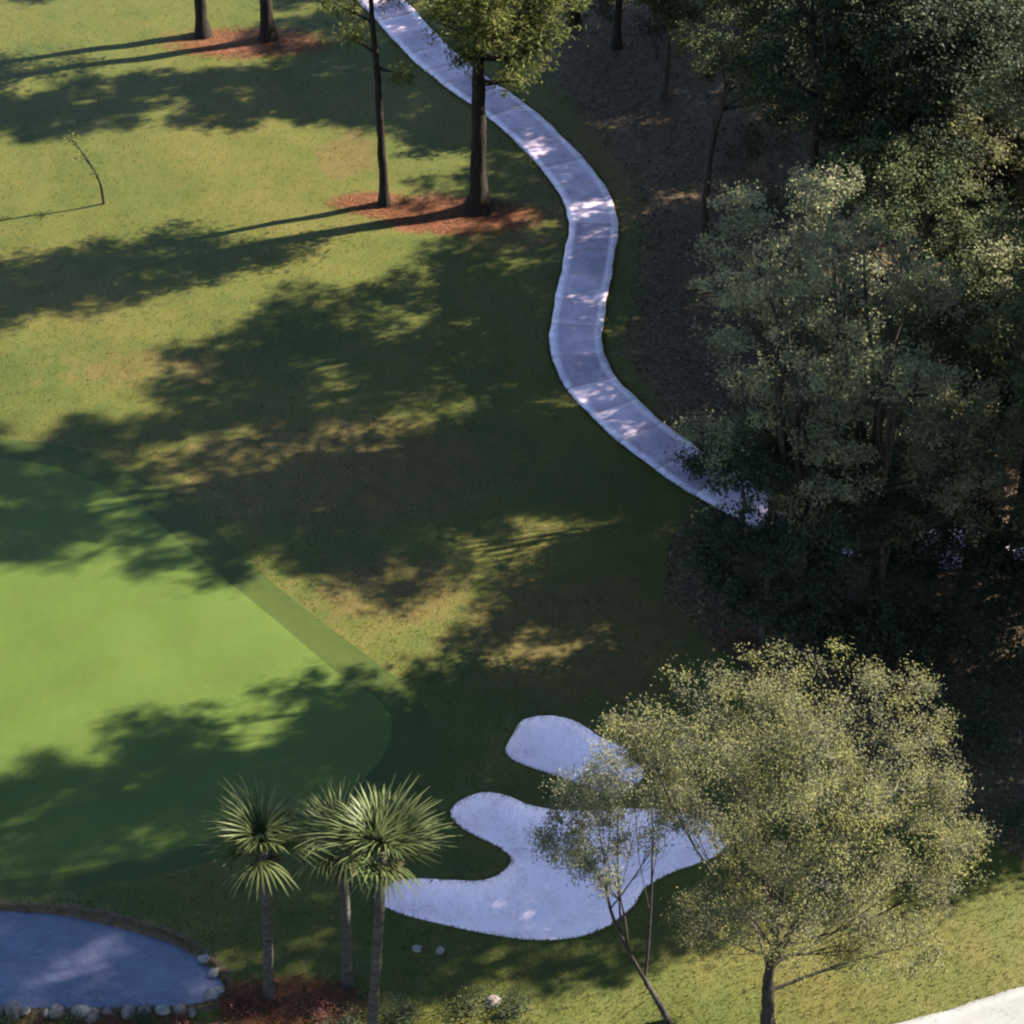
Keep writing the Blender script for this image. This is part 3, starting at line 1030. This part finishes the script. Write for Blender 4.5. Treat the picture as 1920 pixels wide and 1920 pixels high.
wood_tree(1390, 985, 7, [(1370, 850, 0, 1.1, 1.2, 0.8), (1440, 880, 0.3, 1.2, 1.3, 0.9), (1330, 860, -0.4, 0.5, 0.6, 0.4)],
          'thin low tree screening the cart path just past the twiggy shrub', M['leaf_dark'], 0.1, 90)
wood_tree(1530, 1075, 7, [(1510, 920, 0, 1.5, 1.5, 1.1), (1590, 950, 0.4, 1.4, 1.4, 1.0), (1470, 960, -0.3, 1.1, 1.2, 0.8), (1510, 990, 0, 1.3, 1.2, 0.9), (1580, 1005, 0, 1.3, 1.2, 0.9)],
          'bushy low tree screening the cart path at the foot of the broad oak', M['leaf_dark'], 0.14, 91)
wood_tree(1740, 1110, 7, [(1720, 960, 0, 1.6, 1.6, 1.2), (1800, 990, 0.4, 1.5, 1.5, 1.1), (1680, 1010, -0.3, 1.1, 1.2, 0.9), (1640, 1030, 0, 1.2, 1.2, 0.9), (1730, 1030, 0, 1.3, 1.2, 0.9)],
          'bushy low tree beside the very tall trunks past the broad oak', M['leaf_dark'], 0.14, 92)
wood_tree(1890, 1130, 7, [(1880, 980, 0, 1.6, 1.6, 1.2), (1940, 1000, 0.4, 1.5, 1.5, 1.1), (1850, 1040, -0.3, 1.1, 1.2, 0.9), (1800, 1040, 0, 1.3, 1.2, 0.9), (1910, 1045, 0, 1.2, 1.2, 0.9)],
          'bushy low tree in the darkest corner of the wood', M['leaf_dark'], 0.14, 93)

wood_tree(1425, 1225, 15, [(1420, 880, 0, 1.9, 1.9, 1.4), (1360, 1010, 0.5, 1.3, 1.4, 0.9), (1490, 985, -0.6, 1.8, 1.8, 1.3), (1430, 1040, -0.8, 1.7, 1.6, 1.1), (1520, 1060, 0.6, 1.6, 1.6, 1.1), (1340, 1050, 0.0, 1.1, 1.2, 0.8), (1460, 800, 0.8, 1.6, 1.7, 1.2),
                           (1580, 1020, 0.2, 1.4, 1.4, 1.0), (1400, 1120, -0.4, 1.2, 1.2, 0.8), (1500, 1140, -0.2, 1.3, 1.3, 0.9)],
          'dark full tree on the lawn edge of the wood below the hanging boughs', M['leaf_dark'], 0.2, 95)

# bushes and shrubs of the wood
def shrub(px, py, r, h, leafm, label, seed, name='shrub', dens=14, leaf=0.2, per=20, group='shrubs of the wood', n=4):
    rng = np.random.default_rng(seed)
    b = base_at(px, py)
    bl = []
    for i in range(n):
        a = i * 2.4 + rng.random()
        bl.append((math.cos(a) * r * 0.45, math.sin(a) * r * 0.45, h * (0.45 + 0.2 * rng.random()), r * (0.5 + 0.2 * rng.random()), r * 0.6, h * 0.42))
    return make_tree(name, b, [(0.02, 0, h * 0.2), (0.05, 0.03, h * 0.5)], 0.05, bl, leafm, M['bark'], label, 'shrub', group, seed, dens=dens, clump_r=0.2, per=per * 1.8, leaf=leaf * 0.7, flare=1.2, twigs=2, sides=6)


shrub(1850, 640, 2.2, 3.4, M['leaf_gold'], 'golden orange bush standing behind a dark stem in the wood', 101, name='bush', leaf=0.24)
shrub(1300, 895, 0.8, 1.2, M['leaf_dark'], 'twiggy dark shrub at the edge of the cart path where it meets the wood', 102)
shrub(1690, 1330, 0.9, 1.5, M['leaf_red'], 'red brown shrub peeping over the round yellow olive crown', 103)
shrub(1850, 1430, 1.3, 1.8, M['leaf_dark'], 'dark shrub beside the sunny flank of the round yellow olive tree', 104)
shrub(1880, 1560, 1.1, 1.5, M['leaf_dark'], 'low dark shrub at the edge of the wood near the pale concrete', 105)
shrub(1390, 1240, 0.9, 1.3, M['leaf_red'], 'thin brownish shrub at the wood edge above the small bunker', 106, dens=9, per=12)
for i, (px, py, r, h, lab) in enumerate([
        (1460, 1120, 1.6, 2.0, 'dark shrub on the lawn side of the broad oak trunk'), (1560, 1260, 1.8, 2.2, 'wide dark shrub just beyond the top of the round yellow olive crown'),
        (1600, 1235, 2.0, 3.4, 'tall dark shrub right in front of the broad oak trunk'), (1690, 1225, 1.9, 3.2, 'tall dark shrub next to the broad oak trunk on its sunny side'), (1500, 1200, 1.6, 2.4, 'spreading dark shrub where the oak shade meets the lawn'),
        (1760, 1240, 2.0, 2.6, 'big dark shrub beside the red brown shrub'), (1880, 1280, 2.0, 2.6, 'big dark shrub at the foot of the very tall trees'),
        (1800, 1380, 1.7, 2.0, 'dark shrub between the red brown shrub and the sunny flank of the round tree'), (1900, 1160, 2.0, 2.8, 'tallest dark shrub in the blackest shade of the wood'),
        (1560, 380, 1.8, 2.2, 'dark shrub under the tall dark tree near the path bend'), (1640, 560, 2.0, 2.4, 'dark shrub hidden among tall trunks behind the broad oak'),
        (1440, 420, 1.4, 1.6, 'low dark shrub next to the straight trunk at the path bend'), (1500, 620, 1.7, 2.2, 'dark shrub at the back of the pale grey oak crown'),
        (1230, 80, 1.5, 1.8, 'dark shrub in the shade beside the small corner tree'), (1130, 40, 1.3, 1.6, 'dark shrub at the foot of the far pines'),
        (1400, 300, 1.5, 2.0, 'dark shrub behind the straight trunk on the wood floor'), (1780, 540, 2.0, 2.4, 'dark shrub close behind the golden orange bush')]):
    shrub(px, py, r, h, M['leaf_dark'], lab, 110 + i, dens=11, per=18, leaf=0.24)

# --- tall trees of the wood whose long shadows cross the lawn, and the trees around the frame
def tall(px, py, z0, z1, r, n, leafm, label, seed, r0=0.36, name='oak_tree', bark='bark', group='tall trees of the wood', dens=10, per=46, **kw):
    k = dict(leaf=0.2, clump_r=0.28, puff=(6, 0.52))
    k.update(kw)
    return make_tree(name, base_at(px, py), [(0.1, 0, z1 * 0.3), (0.15, 0.2, z1 * 0.6), (0.3, 0.1, z1 * 0.9)], r0, crown_blobs(np.random.default_rng(seed), z0, z1, r, n), leafm, M[bark], label, group=group, seed=seed, dens=dens, per=per, **k)


tall(1490, 505, 8.5, 20, 4.3, 16, M['leaf_oak'], 'tall green tree deep in the wood next to the straight trunk at the path bend', 211, dens=15)
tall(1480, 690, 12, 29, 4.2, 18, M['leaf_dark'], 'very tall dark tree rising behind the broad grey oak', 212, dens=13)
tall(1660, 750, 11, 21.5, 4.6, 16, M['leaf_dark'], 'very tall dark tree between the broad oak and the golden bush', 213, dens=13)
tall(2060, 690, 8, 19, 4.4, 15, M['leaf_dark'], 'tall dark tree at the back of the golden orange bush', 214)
tall(1930, 1245, 12, 31, 4.4, 21, M['leaf_oak'], 'very tall tree behind the shrubs on the sunny flank of the round yellow olive tree', 215)
tall(2010, 1345, 13, 31, 4.4, 20, M['leaf_dark'], 'very tall dark tree at the corner of the wood toward the pale concrete', 216)
tall(2200, 1425, 13, 22, 3.2, 12, M['leaf_oak'], 'tall narrow oak outside the corner of the wood', 223)
tall(2150, 1240, 13, 28, 4.5, 18, M['leaf_oak'], 'very tall oak past the corner of the wood', 222)
tall(1730, 520, 26, 32, 3.3, 9, M['leaf_pine'], 'tallest pine of the wood with its crown carried high above the rest', 224, name='pine_tree', bark='pinebark', leaf=0.34, aspect=0.2)
tall(2256, 1035, 19, 30, 3.9, 14, M['leaf_oak'], 'very tall oak over the far end of the path inside the wood', 221)
tall(1985, 1075, 26, 33, 3.4, 10, M['leaf_oak'], 'slim oak carrying its crown very high over the back of the wood', 225)
tall(1075, 42, 13, 24, 3.8, 13, M['leaf_pine'], 'tall pine standing right by the far cart path', 217, name='pine_tree', bark='pinebark', leaf=0.42, aspect=0.22)
tall(1155, 88, 8, 14.5, 3.2, 9, M['leaf_pine'], 'shorter pine in the shade across the far cart path', 218, name='pine_tree', bark='pinebark', leaf=0.42, aspect=0.22, r0=0.26)
tall(1245, 185, 5, 9.5, 2.4, 8, M['leaf_oak'], 'small tree in the shade at the far corner of the wood', 219, r0=0.18)
rg = np.random.default_rng(200)
protoA = tall(2080, 1230, 6, 17, 4.7, 16, M['leaf_oak'], 'large oak of the wood standing past the dark shrubs', 201, group='outer trees of the wood')
protoB = tall(790, -150, 7.5, 18, 3.8, 12, M['leaf_pine'], 'tall pine beyond the far bend of the cart path', 202, name='pine_tree', bark='pinebark', group='far pines', leaf=0.42, aspect=0.22)
for i, (px, py, s, lab) in enumerate([(2070, 1330, 1.05, None), (2240, 1280, 1.15, None), (2150, 1100, 1.0, None), (2330, 1180, 1.1, None), (2060, 900, 0.95, None), (2200, 760, 1.0, None), (2000, 700, 1.0, None), (2350, 950, 1.05, None),
                                      (2100, 520, 1.0, None), (2250, 300, 1.0, None), (2450, 600, 1.05, None), (2500, 1350, 1.0, None), (2100, 150, 1.0, None),
                                      (1950, 330, 1.0, 'large oak at the back edge of the wood above the golden tinged tree'), (1750, 330, 1.0, 'large oak closing the back of the wood beyond the very tall dark trees'),
                                      (1620, 240, 0.9, 'oak of middling size under the back row of the wood'), (1880, 180, 1.0, 'large oak in the last row of the wood'), (1560, -10, 1.0, 'large oak beyond the wood behind the pines of the far path'),
                                      (1800, -60, 1.05, 'largest oak of the group far beyond the wood'), (1400, 120, 0.75, 'smallest oak of the wood behind the straight trunk at the path bend'), (1700, 120, 1.0, 'large oak in the back corner of the wood toward the far pines'), (1770, 955, 0.8, 'middling oak close behind the broad grey oak'), (1800, 620, 1.05, 'large oak in the middle of the wood behind the golden tinged tree'), (1780, 505, 1.0, 'large oak between the very tall dark tree and the golden bush'),
                                      (1310, -50, 1.0, 'large oak shading the far cart path from across the wood corner')]):
    copy_tree(protoA, base_at(px, py), rg.random() * 6.28, s, lab)
for i, (px, py, s) in enumerate([(1330, 20, 0.95), (1500, 60, 1.0), (1700, 0, 1.0), (1150, -250, 1.0), (1450, -230, 1.0), (560, -250, 0.95), (1950, 0, 1.0), (1300, -150, 1.0), (900, -300, 1.0)]):
    copy_tree(protoB, base_at(px, py), rg.random() * 6.28, s)

# ------------------------------------------------------------------ bed plants and rocks near the palms
shrub(590, 1905, 0.75, 0.8, M['leaf_red'], 'red leaved shrub in the mulch between the palms', 301, group='bed shrubs', leaf=0.12, dens=22)
shrub(450, 1895, 0.6, 0.6, M['leaf_red'], 'low red shrub beside the white rock at the pond end', 302, group='bed shrubs', leaf=0.12, dens=22)
shrub(750, 1915, 0.8, 0.9, M['leaf_dark'], 'rounded dark shrub at the foot of the tall palm', 303, group='bed shrubs', leaf=0.12, dens=22)
shrub(880, 1900, 0.8, 0.8, M['leaf_oak'], 'green shrub in the bed below the large bunker', 304, group='bed shrubs', leaf=0.12, dens=22)
shrub(960, 1905, 0.6, 0.7, M['leaf_dark'], 'small dark shrub at the sunny end of the bed', 305, group='bed shrubs', leaf=0.12, dens=22)
shrub(640, 1935, 0.7, 0.9, M['leaf_dark'], 'dark shrub in the mulch close to the tall palm trunk', 306, group='bed shrubs', leaf=0.12, dens=22)
for i, px in enumerate((10, 70, 135, 205, 270, 335)):
    shrub(px, 1925 + (i % 2) * 8, 0.42, 0.5, M['leaf_red'] if i % 2 else M['leaf_dark'], 'small clipped red shrub along the pond edge' if i % 2 else 'small clipped dark shrub along the pond edge', 310 + i, group='red edging shrubs' if i % 2 else 'dark edging shrubs',
          leaf=0.11, dens=26, n=3)


def rock(px, py, r, label, seed, group=None, flat_=0.65, mat='rock'):
    rng = np.random.default_rng(seed)
    b = base_at(px, py)
    nu, nv = 10, 6
    V = []
    bumps = rng.normal(size=(5, 3))
    bumps /= np.linalg.norm(bumps, axis=1)[:, None]
    amp = rng.random(5) * 0.35
    for j in range(nv + 1):
        th = math.pi * j / nv
        for i in range(nu):
            ph = 2 * math.pi * i / nu
            d = np.array([math.sin(th) * math.cos(ph), math.sin(th) * math.sin(ph), math.cos(th)])
            s = 0.85 + sum(a * max(0, d @ bb) ** 3 for a, bb in zip(amp, bumps)) + rng.normal() * 0.09 * (0 < j < nv)
            V.append(d * s * r * np.array([1.15, 0.95, flat_]) + np.array([0, 0, r * flat_ * 0.45]))
    F = [(j * nu + i, j * nu + (i + 1) % nu, (j + 1) * nu + (i + 1) % nu, (j + 1) * nu + i) for j in range(nv) for i in range(nu)]
    o = link('rock', mesh_np('rock', np.array(V), F, M[mat]), None, b)
    tag(o, label, 'rock', group)
    o.rotation_euler = (0, 0, rng.random() * 6)
    return o


rock(408, 1872, 0.42, 'large white rock at the tip of the pond', 401)
rock(782, 1781, 0.17, 'small pale rock of a pair on the grass below the large bunker', 402, 'pair of pale rocks')
rock(826, 1784, 0.17, 'small pale rock of a pair on the grass below the large bunker', 403, 'pair of pale rocks')
rock(925, 1880, 0.26, 'dull brown rock among the shrubs of the bed below the bunker', 404, mat='rock_dark')
rock(384, 1800, 0.2, 'pale rock on the far bank of the pond, higher of two', 405)
rock(402, 1826, 0.24, 'pale rock on the far bank of the pond, next to the large white rock', 406)
rr = random.Random(9)
for i in range(13):
    pale = i in (2, 7)
    rock(362 - i * 31 + rr.uniform(-9, 9), 1900 + rr.uniform(-5, 9), rr.uniform(0.14, 0.34), 'pale rock in the dark edging of the near pond bank' if pale else 'brown rock in the edging of the near pond bank', 410 + i,
         'pale pond edging rocks' if pale else 'brown pond edging rocks', mat='rock' if pale else 'rock_dark')


# ------------------------------------------------------------------ small ground cover
def scatter(name, mat, P2, rng, size, aspect, tilt, mode='flat'):
    z = hgt(P2)
    n = len(P2)
    P = np.column_stack([P2, z + 0.012])
    a = rng.random(n) * 6.283
    if mode == 'flat':
        d = np.column_stack([np.cos(a), np.sin(a), rng.normal(size=n) * tilt])
        u = np.column_stack([-np.sin(a), np.cos(a), rng.normal(size=n) * tilt])
        s = (size * (0.6 + 0.8 * rng.random(n)))[:, None]
        P[:, 2] += rng.random(n) * 0.03
        V = np.stack([P - d * s / 2, P + u * s * aspect / 2, P + d * s / 2, P - u * s * aspect / 2], 1).reshape(-1, 3)
        F = np.arange(n * 4).reshape(-1, 4)
    else:
        s = size * (0.5 + rng.random(n))
        lean = rng.normal(size=(n, 2)) * tilt
        u = np.column_stack([np.cos(a), np.sin(a), np.zeros(n)]) * (s * aspect)[:, None]
        tip = P + np.column_stack([lean * s[:, None], s])
        V = np.stack([P - u, P + u, tip], 1).reshape(-1, 3)
        F = np.arange(n * 3).reshape(-1, 3)
    o = link(name, leaf_mesh(name, V, F, mat, rng.random(n)))
    return o


rg = np.random.default_rng(500)


def in_ell(px, py, rx, ry, n):
    a, r = rg.random(n) * 6.283, np.sqrt(rg.random(n)) * (0.75 + 0.4 * rg.random(n))
    return np.array([flat(px + rx * math.cos(i) * j, py + ry * math.sin(i) * j) for i, j in zip(a, r)])


P2 = np.concatenate([in_ell(860, 402, 165, 36, 5500), in_ell(700, 385, 85, 24, 1800), in_ell(470, 78, 170, 32, 4000), in_ell(545, 1885, 140, 55, 5000)])
tag(scatter('pine_straw', M['needle'], P2, rg, 0.24, 0.09, 0.2), 'rusty red pine straw and mulch spread under the pines and palms', 'pine straw', kind='stuff')

n = 60000
P2 = np.array([flat(a, b_) for a, b_ in zip(rg.uniform(1000, 1960, n), rg.uniform(-60, 1700, n))])
wood = np.array([flat(*p) for p in [(1000, -120), (980, 130), (1090, 225), (1180, 330), (1200, 430), (1180, 560), (1165, 660), (1240, 770), (1330, 900), (1260, 1000), (1240, 1120), (1330, 1200), (1480, 1330), (1750, 1500),
                                    (1950, 1640), (2100, 1500), (2000, -120)]])
P2 = P2[inside(wood, P2)]
d = dist_line(PATH, P2, False)
P2 = P2[(d > 1.3) | (rg.random(len(P2)) < 0.04)]
tag(scatter('fallen_leaves', M['litter'], P2, rg, 0.17, 0.6, 0.25), 'brown fallen leaves covering the floor of the wood', 'leaf litter', kind='stuff')

n = 150000
P2 = np.array([flat(a, b_) for a, b_ in zip(rg.uniform(-40, 1960, n), 1960 - 2060 * rg.random(n) ** 1.15)])
keep = (sdf(COLLAR, P2) > 0.05) & (sdf(SAND_A, P2) > 0.02) & (sdf(SAND_B, P2) > 0.02) & (sdf(POND, P2) > 0.02) & (dist_line(PATH, P2, False) > 1.2) & (dist_line(DRIVE, P2, False) > 1.68)
keep &= ~(inside(wood, P2) & (rg.random(n) < 0.85))
edge = []
for lp, k in ((SAND_A, 900), (SAND_B, 2600), (POND, 1600)):
    i = rg.integers(0, len(lp), k)
    f = rg.random(k)[:, None]
    q = lp[i] * (1 - f) + np.roll(lp, -1, 0)[i] * f
    edge.append(q + rg.normal(size=q.shape) * 0.05)
s_, nr_ = path_frame(PATH)
for sgn in (-1, 1):
    i = rg.integers(0, len(PATH) - 1, 5000)
    f = rg.random(5000)[:, None]
    q = PATH[i] * (1 - f) + PATH[i + 1] * f + nr_[i] * sgn * (1.24 + np.abs(rg.normal(size=(5000, 1))) * 0.07)
    edge.append(q)
P2 = np.concatenate([P2[keep]] + edge)
tag(scatter('rough_grass', M['blade'], P2, rg, 0.085, 0.16, 0.5, 'blade'), 'short rough grass growing over the lawns and along the edges', 'grass', kind='stuff')
